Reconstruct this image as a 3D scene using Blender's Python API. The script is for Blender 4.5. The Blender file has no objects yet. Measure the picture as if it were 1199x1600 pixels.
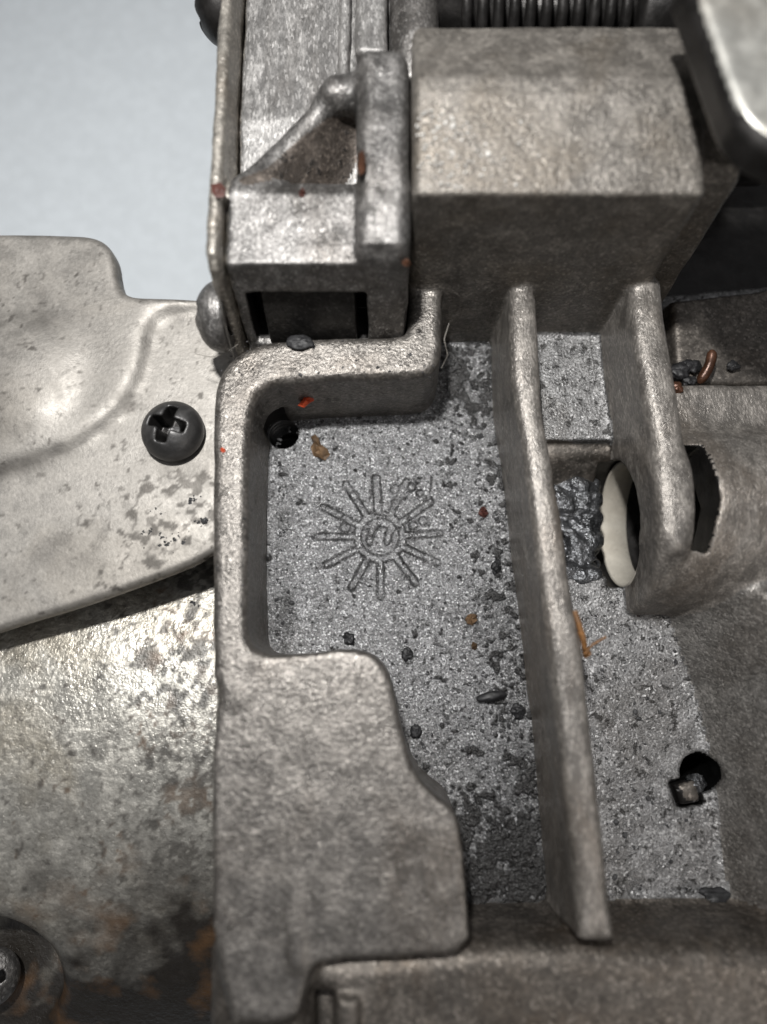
import bpy, math, random, sys
import numpy as np
from mathutils import Vector, Matrix, Euler
rng = np.random.default_rng(7); random.seed(7)
SC = bpy.context.scene
C = SC.collection
# ---------------------------------------------------------------- camera (1 unit = 1 cm)
F_PX, H, TILT = 1067.0, 9.0, math.atan(250/1067)
cam = bpy.data.cameras.new('camera'); camo = bpy.data.objects.new('camera', cam); C.objects.link(camo)
cam.sensor_fit = 'VERTICAL'; cam.sensor_height = 36; cam.lens = 36*F_PX/1600
camo.location = (0, 0, H); camo.rotation_euler = (TILT, 0, 0)
cam.clip_start = 0.1; cam.clip_end = 500
cam.dof.use_dof = True; cam.dof.focus_distance = 8.9; cam.dof.aperture_fstop = 0.095
SC.camera = camo
# ---------------------------------------------------------------- world: a dim room, ceiling brighter than its walls
w = bpy.data.worlds.new('World'); SC.world = w; w.use_nodes = True
nt = w.node_tree; nt.nodes.clear()
wo = nt.nodes.new('ShaderNodeOutputWorld'); wb = nt.nodes.new('ShaderNodeBackground')
tc = nt.nodes.new('ShaderNodeTexCoord'); sx = nt.nodes.new('ShaderNodeSeparateXYZ'); cr = nt.nodes.new('ShaderNodeValToRGB')
cr.color_ramp.elements[0].position = 0.0; cr.color_ramp.elements[0].color = (0.07, 0.066, 0.062, 1)
cr.color_ramp.elements[1].position = 0.9; cr.color_ramp.elements[1].color = (0.62, 0.63, 0.66, 1)
e = cr.color_ramp.elements.new(0.55); e.color = (0.15, 0.14, 0.128, 1)
nt.links.new(tc.outputs['Generated'], sx.inputs[0]); nt.links.new(sx.outputs['Z'], cr.inputs[0])
nt.links.new(cr.outputs[0], wb.inputs[0]); wb.inputs[1].default_value = 0.5
nt.links.new(wb.outputs[0], wo.inputs[0])
# ---------------------------------------------------------------- lamps
def aim(o, tgt):
    o.rotation_euler = (Vector(tgt)-o.location).to_track_quat('-Z', 'Y').to_euler()
l = bpy.data.lights.new('key_lamp', 'SPOT'); l.energy = 12600; l.shadow_soft_size = 0.5; l.spot_size = math.radians(112); l.spot_blend = 1.0
l.color = (1.0, 0.985, 0.96)
lo = bpy.data.objects.new('key_lamp', l); C.objects.link(lo); lo.location = (-2.0, 5.6, 16); aim(lo, (-2.2, 6.4, 0))
l = bpy.data.lights.new('fill_lamp', 'AREA'); l.energy = 150; l.size = 2.0; l.color = (1.0, 0.93, 0.86)
lo = bpy.data.objects.new('fill_lamp', l); C.objects.link(lo); lo.location = (7.0, -5.5, 9); aim(lo, (0.5, 2.5, 0))
SC.view_settings.view_transform = 'Standard'; SC.view_settings.look = 'None'; SC.view_settings.exposure = 0.1; SC.view_settings.gamma = 1
SC.cycles.use_denoising = True; SC.cycles.max_bounces = 6
try: SC.cycles.sample_clamp_indirect = 4
except Exception: pass
# ---------------------------------------------------------------- pixel -> point at height z
cT, sT = math.cos(TILT), math.sin(TILT)
def P(u, v, z=0.0):
    x = (u-599.5)/F_PX; y = -(v-800)/F_PX
    yy = y*cT+sT; zz = y*sT-cT
    t = (H-z)/(-zz)
    return np.array((x*t, yy*t, z))
def poly(pts, z): return np.array([P(u, v, z)[:2] for u, v in pts])
def smooth_poly(p, it=2):
    for _ in range(it):
        q = np.roll(p, -1, 0); p = np.stack([0.75*p+0.25*q, 0.25*p+0.75*q], 1).reshape(-1, 2)
    return p
# ---------------------------------------------------------------- noise
_L = rng.random((48, 48, 48)).astype(np.float32)
def vnoise(p, s):
    q = p*s + 1000.3; i = np.floor(q).astype(np.int64); f = (q-i).astype(np.float32); f = f*f*(3-2*f); i %= 48; j = (i+1) % 48
    r = 0
    for a in (0, 1):
        for b in (0, 1):
            for c in (0, 1):
                ix = (j if a else i)[:, 0]; iy = (j if b else i)[:, 1]; iz = (j if c else i)[:, 2]
                wgt = (f[:, 0] if a else 1-f[:, 0])*(f[:, 1] if b else 1-f[:, 1])*(f[:, 2] if c else 1-f[:, 2])
                r = r + wgt*_L[ix, iy, iz]
    return r*2-1
_ROT = [np.array(Euler((0.5+1.3*k, 0.9+0.7*k, 0.4+2.1*k)).to_matrix()) for k in range(4)]
def fbm(p, s, o=3):
    r = 0; a = 1; t = 0
    for k in range(o): r = r+a*vnoise((p+k*3.7)@_ROT[k % 4].T, s*2**k*0.97); t += a; a *= .5
    return r/t
# ---------------------------------------------------------------- signed distance modelling
def sdf_poly(px, X, Y):
    n = len(px); d = np.full(X.shape, 1e9, np.float32); ins = np.zeros(X.shape, bool)
    for k in range(n):
        ax, ay = px[k]; bx, by = px[(k+1) % n]; ex, ey = bx-ax, by-ay
        wx, wy = X-ax, Y-ay; t = np.clip((wx*ex+wy*ey)/(ex*ex+ey*ey+1e-12), 0, 1)
        d = np.minimum(d, (wx-ex*t)**2+(wy-ey*t)**2)
        c = ((ay > Y) != (by > Y)) & (X < (bx-ax)*(Y-ay)/((by-ay) if by != ay else 1e-12)+ax); ins ^= c
    d = np.sqrt(d); return np.where(ins, -d, d).astype(np.float32)
def rnd(a, b, r):
    a = a+r; b = b+r
    return np.minimum(np.maximum(a, b), 0)+np.sqrt(np.maximum(a, 0)**2+np.maximum(b, 0)**2)-r
class Field:
    def __init__(s, lo, hi, h):
        s.lo = np.array(lo, float); s.h = h; s.n = [int(math.ceil((hi[k]-lo[k])/h))+1 for k in range(3)]
        s.F = np.full(s.n, 1.0, np.float32); s.B = np.full(s.n, 1.0, np.float32); s.I = np.zeros(s.n, np.int8)
        s.ax = [s.lo[k]+h*np.arange(s.n[k]) for k in range(3)]; s.names = []
    def pid(s, name):
        if name not in s.names: s.names.append(name)
        return s.names.index(name)
    def box(s, lo, hi, m=0.35):
        sl = []
        for k in range(3):
            a = max(0, int((lo[k]-m-s.lo[k])/s.h)); b = min(s.n[k], int((hi[k]+m-s.lo[k])/s.h)+2); sl.append(slice(a, max(a+1, b)))
        X, Y, Z = [s.ax[k][sl[k]].astype(np.float32) for k in range(3)]
        return tuple(sl), X[:, None, None], Y[None, :, None], Z[None, None, :]
    def add(s, sl, d, name, k=0.08):
        F = s.F[sl]; i = s.pid(name)
        m = d < s.B[sl]; s.I[sl][m] = i; s.B[sl] = np.minimum(s.B[sl], d)
        if k > 0:
            hh = np.maximum(k-np.abs(F-d), 0)/k; F = np.minimum(F, d)-hh*hh*k*0.25
        else: F = np.minimum(F, d)
        s.F[sl] = F
    def cut(s, sl, d, name=None, k=0.04):
        F = s.F[sl]; d = -d
        if name is not None:
            m = d > F+s.h*1.3; s.I[sl][m] = s.pid(name)
        hh = np.maximum(k-np.abs(F-d), 0)/k
        s.F[sl] = np.maximum(F, d)+hh*hh*k*0.25
    def ext(s, pg, ztop, zbot, name, draft=0.0, r=0.1, k=0.08, cut=False, zt_lo=None):
        """prism over an outline, rounded top edge, walls with draft; ztop may be a function of x, y"""
        zt_max = ztop if not callable(ztop) else zt_lo[1]
        zmin = zbot; g = draft*(zt_max-zbot)
        lo = (pg[:, 0].min()-g, pg[:, 1].min()-g, zmin); hi = (pg[:, 0].max()+g, pg[:, 1].max()+g, zt_max)
        sl, X, Y, Z = s.box(lo, hi)
        XX, YY = np.broadcast_arrays(X[:, :, 0], Y[:, :, 0]); d2 = sdf_poly(pg, XX, YY)[:, :, None]
        zt = ztop(XX, YY)[:, :, None].astype(np.float32) if callable(ztop) else ztop
        d2 = d2 - draft*np.maximum(zt-Z, 0)
        dz = np.maximum(Z-zt, zbot-Z)
        d = rnd(d2, dz, r)
        s.cut(sl, d, name, k) if cut else s.add(sl, d, name, k)
    def extx(s, pyz, x0, x1, name, r=0.1, k=0.08, cut=False):
        lo = (x0, pyz[:, 0].min(), pyz[:, 1].min()); hi = (x1, pyz[:, 0].max(), pyz[:, 1].max())
        sl, X, Y, Z = s.box(lo, hi)
        YY, ZZ = np.broadcast_arrays(Y[0], Z[0]); d2 = sdf_poly(pyz, YY, ZZ)[None]
        d = rnd(d2, np.maximum(x0-X, X-x1), r)
        s.cut(sl, d, name, k) if cut else s.add(sl, d, name, k)
    def cyl(s, c, ax, R, h0, h1, name, r=0.04, k=0.06, cut=False, taper=0.0):
        c = np.array(c, float); lo = c-R*1.3; hi = c+R*1.3; lo[ax] = h0; hi[ax] = h1
        sl, X, Y, Z = s.box(lo, hi); q = [X-c[0], Y-c[1], Z-c[2]]; W = [X, Y, Z][ax]; o = [q[i] for i in range(3) if i != ax]
        d2 = np.sqrt(o[0]**2+o[1]**2)-R-taper*(h1-W); d = rnd(d2, np.maximum(h0-W, W-h1), r)
        s.cut(sl, d, name, k) if cut else s.add(sl, d, name, k)
    def ell(s, c, R, name, k=0.1, cut=False):
        c = np.array(c); R = np.array(R, float)
        sl, X, Y, Z = s.box(c-R, c+R); q = np.sqrt(((X-c[0])/R[0])**2+((Y-c[1])/R[1])**2+((Z-c[2])/R[2])**2)
        d = ((q-1)*R.min()).astype(np.float32)
        s.cut(sl, d, name, k) if cut else s.add(sl, d, name, k)
    def cap(s, a, b, ra, rb, name, k=0.1):
        a = np.array(a, float); b = np.array(b, float); R = max(ra, rb); lo = np.minimum(a, b)-R; hi = np.maximum(a, b)+R
        sl, X, Y, Z = s.box(lo, hi); e = b-a; L = (e*e).sum()
        t = np.clip(((X-a[0])*e[0]+(Y-a[1])*e[1]+(Z-a[2])*e[2])/L, 0, 1)
        d = np.sqrt((X-a[0]-e[0]*t)**2+(Y-a[1]-e[1]*t)**2+(Z-a[2]-e[2]*t)**2)-(ra+(rb-ra)*t)
        s.add(sl, d.astype(np.float32), name, k)
    def mesh(s):
        F = s.F; S = F < 0; nx, ny, nz = s.n
        cnt = np.zeros((nx-1, ny-1, nz-1), np.int8)
        for a in (0, 1):
            for b in (0, 1):
                for c in (0, 1): cnt += S[a:nx-1+a, b:ny-1+b, c:nz-1+c]
        act = np.argwhere((cnt > 0) & (cnt < 8)); idx = np.full(cnt.shape, -1, np.int32)
        idx[act[:, 0], act[:, 1], act[:, 2]] = np.arange(len(act))
        cor = [(a, b, c) for a in (0, 1) for b in (0, 1) for c in (0, 1)]
        val = {q: F[act[:, 0]+q[0], act[:, 1]+q[1], act[:, 2]+q[2]] for q in cor}
        acc = np.zeros((len(act), 3)); num = np.zeros(len(act))
        for q in cor:
            for k in range(3):
                if q[k] == 0:
                    p = list(q); p[k] = 1; p = tuple(p); a = val[q]; b = val[p]; m = (a < 0) != (b < 0)
                    t = np.where(m, a/np.where(m, a-b, 1), 0); pos = np.tile(np.array(q, float), (len(act), 1)); pos[:, k] = t
                    acc[m] += pos[m]; num[m] += 1
        V = (act+acc/num[:, None])*s.h+s.lo
        I = s.I[act[:, 0], act[:, 1], act[:, 2]]
        Q = []
        for k in range(3):
            o = [i for i in range(3) if i != k]
            sa = [slice(1, n-1) for n in s.n]; sa[k] = slice(0, s.n[k]-1); sb = list(sa); sb[k] = slice(1, s.n[k])
            A = S[tuple(sa)]; B_ = S[tuple(sb)]; e = np.argwhere(A != B_); off = np.array([1, 1, 1]); off[k] = 0; e = e+off
            inside = S[e[:, 0], e[:, 1], e[:, 2]]
            d1 = np.zeros(3, int); d2 = np.zeros(3, int); d1[o[0]] = -1; d2[o[1]] = -1
            g = lambda d: idx[e[:, 0]+d[0], e[:, 1]+d[1], e[:, 2]+d[2]]
            q = np.stack([g(d1+d2), g(d2), g(d1*0), g(d1)], 1)
            flip = inside if k != 1 else ~inside
            q[~flip] = q[~flip][:, ::-1]; Q.append(q)
        Q = np.concatenate(Q); Q = Q[(Q >= 0).all(1)]
        return V, Q, I
def vnormals(V, Q):
    n = np.cross(V[Q[:, 2]]-V[Q[:, 0]], V[Q[:, 3]]-V[Q[:, 1]]); N = np.zeros_like(V)
    for k in range(Q.shape[1]):
        for c in range(3): N[:, c] += np.bincount(Q[:, k], n[:, c], len(V))
    return N/(np.linalg.norm(N, axis=1)[:, None]+1e-12)
def relax(V, Q, it=1, f=0.5):
    E = np.concatenate([Q[:, [0, 1]], Q[:, [1, 2]], Q[:, [2, 3]], Q[:, [3, 0]]]); E = np.concatenate([E, E[:, ::-1]])
    for _ in range(it):
        c = np.bincount(E[:, 0], minlength=len(V))[:, None]; A = np.stack([np.bincount(E[:, 0], V[E[:, 1], k], len(V)) for k in range(3)], 1)
        V = V+f*(A/np.maximum(c, 1)-V)
    return V
def rough(V, Q, amp, s, it=1):
    V = relax(V, Q, it); N = vnormals(V, Q)
    return V+N*(fbm(V, s, 3)*amp)[:, None]
def raw_mesh(name, V, Q, N=None, attr=None):
    me = bpy.data.meshes.new(name); k = Q.shape[1]
    me.vertices.add(len(V)); me.vertices.foreach_set('co', np.ascontiguousarray(V, np.float32).ravel())
    me.loops.add(Q.size); me.loops.foreach_set('vertex_index', np.ascontiguousarray(Q, np.int32).ravel())
    me.polygons.add(len(Q)); me.polygons.foreach_set('loop_start', np.arange(0, Q.size, k, dtype=np.int32))
    me.update(calc_edges=True); me.polygons.foreach_set('use_smooth', np.ones(len(Q), bool))
    if attr is not None:
        for an, av in attr.items():
            a = me.attributes.new(an, 'FLOAT', 'POINT'); a.data.foreach_set('value', np.ascontiguousarray(av, np.float32))
    if N is not None: me.normals_split_custom_set_from_vertices(N.tolist())
    return me
def tag(o, label=None, cat=None, group=None, kind=None):
    if label: o['label'] = label
    if cat: o['category'] = cat
    if group: o['group'] = group
    if kind: o['kind'] = kind
    return o
def empty(name, loc, label, cat, group=None):
    o = bpy.data.objects.new(name, None); C.objects.link(o); o.location = loc; o.empty_display_size = .2
    bpy.context.view_layer.update(); return tag(o, label, cat, group)
def link(name, me, mat, parent=None):
    o = bpy.data.objects.new(name, me)
    if mat is not None and not me.materials: me.materials.append(mat)
    C.objects.link(o)
    if parent is not None:
        o.parent = parent; o.matrix_parent_inverse = Matrix.Translation(parent.location).inverted()
    return o
def split_link(field, mats, parent, amp=0.012, s=2.2, it=1, names=None, post=None, single=None):
    V, Q, I = field.mesh()
    V = rough(V, Q, amp, s, it)
    if post is not None: V = post(V, Q)
    N = vnormals(V, Q); fi = I[Q[:, 0]]; out = {}
    for i, nm in enumerate(field.names):
        m = fi == i
        if not m.any(): continue
        q = Q[m]; u, inv = np.unique(q, return_inverse=True)
        nn = nm.split('#')[0]
        me = raw_mesh(nn, V[u], inv.reshape(q.shape), N[u])
        mt = mats[nm] if isinstance(mats, dict) and nm in mats else (mats['*'] if isinstance(mats, dict) else mats)
        out[nm] = link(nn, me, mt, parent)
    return out
# ---------------------------------------------------------------- materials
def metal(name, base, dark=(0.03, 0.028, 0.026), stain=(0.10, 0.07, 0.045), rough_=0.42, metallic=0.75, grain=26., gb=0.5, mid=0.35, spots=0.35, stain_amt=0.35, pit=0.0, light=None, aniso=None, gcol=0.55, stain_s=0.55, bdist=0.02, spot_s=5.0, cell=34., cellamt=0.45, wear=0.0):
    m = bpy.data.materials.new(name); m.use_nodes = True; t = m.node_tree; N = t.nodes; L = t.links; N.clear()
    out = N.new('ShaderNodeOutputMaterial'); b = N.new('ShaderNodeBsdfPrincipled'); L.new(b.outputs[0], out.inputs[0])
    g = N.new('ShaderNodeNewGeometry'); mp = N.new('ShaderNodeMapping'); L.new(g.outputs['Position'], mp.inputs[0])
    if aniso: mp.inputs['Scale'].default_value = aniso
    def noise(s, d=3, rg=0.6, dist=0.0, vec=None):
        n = N.new('ShaderNodeTexNoise'); n.inputs['Scale'].default_value = s; n.inputs['Detail'].default_value = d; n.inputs['Roughness'].default_value = rg
        n.inputs['Distortion'].default_value = dist; L.new((vec or mp).outputs[0], n.inputs['Vector']); return n.outputs[0]
    def ramp(src, a, b_, ca=0., cb=1.):
        r = N.new('ShaderNodeMapRange'); r.inputs[1].default_value = a; r.inputs[2].default_value = b_; r.inputs[3].default_value = ca; r.inputs[4].default_value = cb
        r.interpolation_type = 'SMOOTHSTEP'; L.new(src, r.inputs[0]); return r.outputs[0]
    def mix(fac, ca, cb, mode='MIX'):
        x = N.new('ShaderNodeMix'); x.data_type = 'RGBA'; x.blend_type = mode
        for sock, v in ((x.inputs[0], fac), (x.inputs[6], ca), (x.inputs[7], cb)):
            if hasattr(v, 'links'): L.new(v, sock)
            else: sock.default_value = v if isinstance(v, float) else (*v[:3], 1)
        return x.outputs[2]
    def math_(op, a, b_=None):
        x = N.new('ShaderNodeMath'); x.operation = op
        for i, v in enumerate((a, b_)):
            if v is None: continue
            if hasattr(v, 'links'): L.new(v, x.inputs[i])
            else: x.inputs[i].default_value = v
        return x.outputs[0]
    fine = noise(grain, 3, 0.65); midn = noise(4.2, 4, 0.62, 0.4); big = noise(stain_s, 4, 0.6, 0.6); sp = noise(spot_s, 5, 0.7, 0.2); sp2 = noise(spot_s*3.1, 2, 0.5)
    c = mix(ramp(midn, 0.38, 0.66), tuple(x*(1-mid) for x in base), light or tuple(min(1, x*(1+0.35*mid)) for x in base))
    c = mix(math_('MULTIPLY', ramp(big, 0.47, 0.68), stain_amt), c, stain)
    c = mix(math_('MULTIPLY', ramp(fine, 0.62, 0.34), gcol), c, tuple(x*0.35 for x in base))
    vc = N.new('ShaderNodeTexVoronoi'); vc.inputs['Scale'].default_value = cell; L.new(mp.outputs[0], vc.inputs['Vector'])
    sc_ = N.new('ShaderNodeSeparateColor'); L.new(vc.outputs['Color'], sc_.inputs[0]); vr = sc_.outputs[0]
    c = mix(math_('MULTIPLY', ramp(vr, 0.55, 0.0), cellamt), c, tuple(x*0.3 for x in base))
    c = mix(math_('MULTIPLY', ramp(vr, 0.80, 1.0), cellamt), c, tuple(min(1, x*1.9) for x in base))
    spm = ramp(sp, 0.60-0.06*spots, 0.66-0.06*spots)
    spm2 = ramp(sp2, 0.68, 0.74)
    spf = math_('MULTIPLY', math_('MAXIMUM', spm, spm2), min(1.0, spots*1.6))
    c = mix(spf, c, dark)
    if wear > 0:
        pt = ramp(g.outputs['Pointiness'], 0.515, 0.60); wn = ramp(noise(3.0, 4, 0.7), 0.35, 0.6, 0.25, 1.0)
        c = mix(math_('MULTIPLY', math_('MULTIPLY', pt, wn), wear), c, tuple(min(1, x*1.5) for x in base))
    L.new(c, b.inputs['Base Color']); b.inputs['Metallic'].default_value = metallic
    rr = math_('ADD', ramp(midn, 0.3, 0.7, rough_-0.07, rough_+0.1), math_('MULTIPLY', spf, 0.15)); L.new(rr, b.inputs['Roughness'])
    bp = N.new('ShaderNodeBump'); bp.inputs['Strength'].default_value = gb; bp.inputs['Distance'].default_value = bdist
    vo = N.new('ShaderNodeTexVoronoi'); vo.inputs['Scale'].default_value = grain*0.9; L.new(mp.outputs[0], vo.inputs['Vector'])
    hgt = math_('ADD', math_('ADD', fine, math_('MULTIPLY', vr, 0.35*min(1, cellamt*2))), math_('MULTIPLY', vo.outputs['Distance'], 0.12)); hgt = math_('ADD', hgt, math_('MULTIPLY', midn, 0.2)); hgt = math_('ADD', hgt, math_('MULTIPLY', spf, 0.5))
    L.new(hgt, bp.inputs['Height']); L.new(bp.outputs[0], b.inputs['Normal'])
    return m, (N, L, b, c, mix, bp)
M = {}
M['cast'] = metal('cast_aluminium', (0.27, 0.252, 0.232), wear=0.7, cell=27, cellamt=0.3, grain=22, gb=0.55, rough_=0.38, mid=0.25, spots=0.25)[0]
M['rim'] = metal('cast_aluminium_rim', (0.27, 0.252, 0.232), wear=0.6, cell=30, cellamt=0.3, mid=0.3, grain=24, gb=0.65, rough_=0.38, spots=0.22, stain_amt=0.3)[0]
M['floor'] = metal('cast_aluminium_floor', (0.34, 0.338, 0.338), spot_s=8., cell=42, cellamt=0.55, mid=0.4, grain=32, gb=0.8, spots=0.5, stain=(0.14, 0.13, 0.12), stain_s=0.9, stain_amt=0.6, rough_=0.36)[0]
M['block'] = metal('cast_aluminium_block', (0.27, 0.25, 0.225), wear=0.5, mid=0.3, grain=20, gb=0.9, cellamt=0.35, metallic=0.5, spots=0.1, stain_amt=0.7, stain=(0.17, 0.145, 0.115), stain_s=0.8)[0]
M['worn'] = metal('worn_aluminium', (0.32, 0.297, 0.272), wear=1.0, mid=0.4, grain=23, gb=0.55, rough_=0.36, cellamt=0.3, metallic=0.5, spots=0.1, stain_amt=0.5, stain=(0.2, 0.16, 0.125), aniso=(1.6, 0.7, 1.6))[0]
M['bracket'] = metal('bracket_aluminium', (0.27, 0.262, 0.254), wear=0.9, mid=0.4, grain=28, gb=0.5, spots=0.28, stain_amt=0.25, aniso=(1.3, 0.7, 1))[0]
M['cover'] = metal('cover_zinc', cellamt=0.08, base=(0.46, 0.44, 0.41), grain=22, gb=0.13, spots=0.15, stain_amt=0.4, stain=(0.30, 0.275, 0.24), rough_=0.5, metallic=0.6, mid=0.12, gcol=0.2, spot_s=2.2)[0]
M['lower'] = metal('oily_cast_cover', (0.52, 0.485, 0.41), dark=(0.02, 0.017, 0.015), stain=(0.16, 0.10, 0.04), grain=18, gb=0.4, spots=0.25, stain_amt=0.5, rough_=0.34, mid=0.25, gcol=0.3)[0]
M['ledge'] = metal('grimy_ledge', (0.20, 0.18, 0.16), grain=14, gb=0.35, spots=0.2, stain_amt=0.6, rough_=0.5)[0]
M['steel'] = metal('black_steel', cellamt=0.05, base=(0.12, 0.118, 0.118), grain=30, gb=0.2, spots=0.0, stain_amt=0.0, rough_=0.45, metallic=0.75, mid=0.3, gcol=0.1)[0]
M['bright'] = metal('bright_steel', cellamt=0.05, base=(0.55, 0.545, 0.51), grain=30, gb=0.06, spots=0.03, stain_amt=0.4, stain=(0.35, 0.30, 0.24), rough_=0.42, metallic=0.7, mid=0.15, gcol=0.1)[0]
M['dark'] = metal('dark_steel_and_shade', cellamt=0.05, base=(0.035, 0.033, 0.032), grain=20, gb=0.2, spots=0.0, stain_amt=0.0, rough_=0.4, metallic=0.6, gcol=0.1)[0]  # dark steel parts; also paints shade in recesses and on the rear floor
M['plate'] = metal('plate_edge', (0.46, 0.43, 0.385), wear=0.6, mid=0.35, grain=22, gb=0.5, spots=0.2, stain_amt=0.6, stain=(0.25, 0.2, 0.15), metallic=0.6)[0]
M['web'] = metal('web_aluminium', (0.42, 0.41, 0.40), wear=0.3, mid=0.3, grain=26, gb=0.5, spots=0.2, stain_amt=0.3, aniso=(1.5, 0.5, 1), metallic=0.6, rough_=0.5)[0]
M['dirty_shade'] = metal('grimy_shaded_web', (0.12, 0.10, 0.085), dark=(0.02, 0.017, 0.015), wear=0.6, mid=0.5, grain=18, gb=0.7, spots=0.6, stain_amt=0.5, stain=(0.06, 0.035, 0.02), rough_=0.5, metallic=0.4)[0]  # grime over a base darkened to paint the shaded face of the web
M['panel'] = metal('dim_steel', (0.05, 0.048, 0.046), grain=20, gb=0.2, spots=0.0, stain_amt=0.0, rough_=0.4, metallic=0.7, gcol=0.2)[0]
M['grease'] = metal('black_grease', cellamt=0.2, base=(0.19, 0.195, 0.205), dark=(.02,.02,.02), grain=11, gb=0.9, spots=0.0, stain_amt=0.0, rough_=0.3, metallic=0.8, gcol=0.6, bdist=0.05)[0]
M['plastic'] = metal('cream_plastic', cellamt=0.05, base=(0.66, 0.62, 0.54), grain=12, gb=0.04, spots=0.1, stain_amt=0.3, stain=(0.4, 0.33, 0.25), rough_=0.45, metallic=0.0, mid=0.12, gcol=0.05)[0]
M['wall'] = metal('side_wall_metal', (0.31, 0.297, 0.28), cell=40, cellamt=0.35, wear=0.4, grain=24, gb=0.6, spots=0.05, mid=0.15, stain_amt=0.3, rough_=0.45)[0]
M['paper'] = metal('blue_grey_sheet', cellamt=0.05, base=(0.64, 0.685, 0.72), grain=3, gb=0.02, spots=0.0, stain_amt=0.25, stain=(0.62, 0.665, 0.70), rough_=0.7, metallic=0.0, mid=0.05, gcol=0.0)[0]
def plain(n, col, r=0.6, me=0.0, k=0.5):
    return metal(n, col, cellamt=0.1, grain=14, gb=0.3, spots=0.0, stain_amt=0.2, stain=tuple(x*.5 for x in col), rough_=r, metallic=me, mid=k, gcol=0.3)[0]
M['orange'] = plain('orange_paint', (0.75, 0.10, 0.03)); M['brown'] = plain('brown_flake', (0.15, 0.09, 0.045)); M['rust'] = plain('rusty_copper', (0.12, 0.055, 0.032), 0.35, 0.4)
M['black'] = plain('black_grime', (0.022, 0.022, 0.024), 0.55); M['straw'] = plain('dry_fibre', (0.28, 0.13, 0.04)); M['hair'] = plain('pale_hair', (0.30, 0.28, 0.25))
M['void'] = plain('hole_shade_black', (0.006, 0.006, 0.006), 0.9); M['void'].node_tree.nodes['Principled BSDF'].inputs['Specular IOR Level'].default_value = 0.05  # near-black without sheen paints the shade down the drilled hole
M['glint'] = plain('pale_glint_paint', (0.85, 0.83, 0.79), 0.5)  # flat pale colour standing in for metal glints
M['gritm'] = plain('dark_grit', (0.05, 0.05, 0.052), 0.5); M['redspeck'] = plain('dull_red_speck', (0.09, 0.03, 0.022), 0.5)
# pocket floor material: reads the grime and painted corner shade stored on the mesh
mf, (N_, L_, b_, c_, mix_, bp_) = metal('pocket_floor_metal', (0.37, 0.372, 0.378), cell=50, cellamt=0.75, grain=40, gb=0.9, spots=0.22, spot_s=7, stain_amt=0.10, stain=(0.3, 0.28, 0.25), rough_=0.34, metallic=0.8, gcol=0.75, mid=0.25)
at_ = N_.new('ShaderNodeAttribute'); at_.attribute_name = 'grime'
L_.new(mix_(at_.outputs['Fac'], c_, (0.022, 0.021, 0.020)), b_.inputs['Base Color']); M['pocket'] = mf

ml, (N2, L2, b2, c2, mix2, bp2) = metal('oily_cast_cover', (0.47, 0.452, 0.41), dark=(0.02, 0.017, 0.015), stain=(0.33, 0.285, 0.21), grain=16, gb=0.6, spots=0.15, stain_amt=0.5, rough_=0.34, mid=0.25, gcol=0.3, cell=24, cellamt=0.25)
mcv, (N3, L3, b3, c3, mix3, bp3) = metal('cover_zinc', cellamt=0.10, cell=26, base=(0.40, 0.38, 0.352), grain=22, gb=0.16, spots=0.12, stain_amt=0.35, stain=(0.32, 0.29, 0.25), rough_=0.55, metallic=0.72, mid=0.12, gcol=0.2, spot_s=2.2, wear=0.5)
at3 = N3.new('ShaderNodeAttribute'); at3.attribute_name = 'grime'; L3.new(mix3(at3.outputs['Fac'], c3, (0.085, 0.078, 0.07)), b3.inputs['Base Color']); M['cover'] = mcv
at2 = N2.new('ShaderNodeAttribute'); at2.attribute_name = 'grime'; ns2 = N2.new('ShaderNodeTexNoise'); ns2.inputs['Scale'].default_value = 1.6; ns2.inputs['Detail'].default_value = 4
rp2 = N2.new('ShaderNodeValToRGB'); rp2.color_ramp.elements[0].position = 0.52; rp2.color_ramp.elements[0].color = (0.016, 0.013, 0.011, 1); rp2.color_ramp.elements[1].position = 0.66; rp2.color_ramp.elements[1].color = (0.09, 0.047, 0.02, 1)
g2 = N2.new('ShaderNodeNewGeometry'); L2.new(g2.outputs['Position'], ns2.inputs['Vector']); L2.new(ns2.outputs[0], rp2.inputs[0])
mr2 = N2.new('ShaderNodeMapRange'); mr2.inputs[3].default_value = 0.6; mr2.inputs[4].default_value = 0.05; L2.new(at2.outputs['Fac'], mr2.inputs[0]); L2.new(mr2.outputs[0], b2.inputs['Metallic'])
L2.new(mix2(at2.outputs['Fac'], c2, rp2.outputs[0]), b2.inputs['Base Color']); M['lower'] = ml

# ================================================================= background sheet
def quad_sheet(name, z, x0, x1, y0, y1, mat, n=24):
    xs = np.linspace(x0, x1, n); ys = np.linspace(y0, y1, n); X, Y = np.meshgrid(xs, ys, indexing='ij')
    V = np.stack([X.ravel(), Y.ravel(), np.full(n*n, z)], 1); i = np.arange(n*n).reshape(n, n)
    Q = np.stack([i[:-1, :-1].ravel(), i[1:, :-1].ravel(), i[1:, 1:].ravel(), i[:-1, 1:].ravel()], 1)
    V[:, 2] += 0.03*fbm(V, 0.3, 2)
    return link(name, raw_mesh(name, V, Q), mat)
tag(quad_sheet('table_surface', -3.2, -30, 30, -25, 40, M['paper']), kind='structure')

# ================================================================= main die-cast housing
HS = 0.03
ZR = 1.25
house = empty('machine_housing', (0.8, 1.0, -1.0), 'grey die-cast metal housing with the walled pocket, sloped block and long ribs', 'machine casting')
f = Field((-2.75, -5.6, -1.35), (6.6, 8.0, 3.6), HS)
pocket_pts = [(395, 560), (790, 540), (830, 900), (905, 1480), (395, 1480)]
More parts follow.
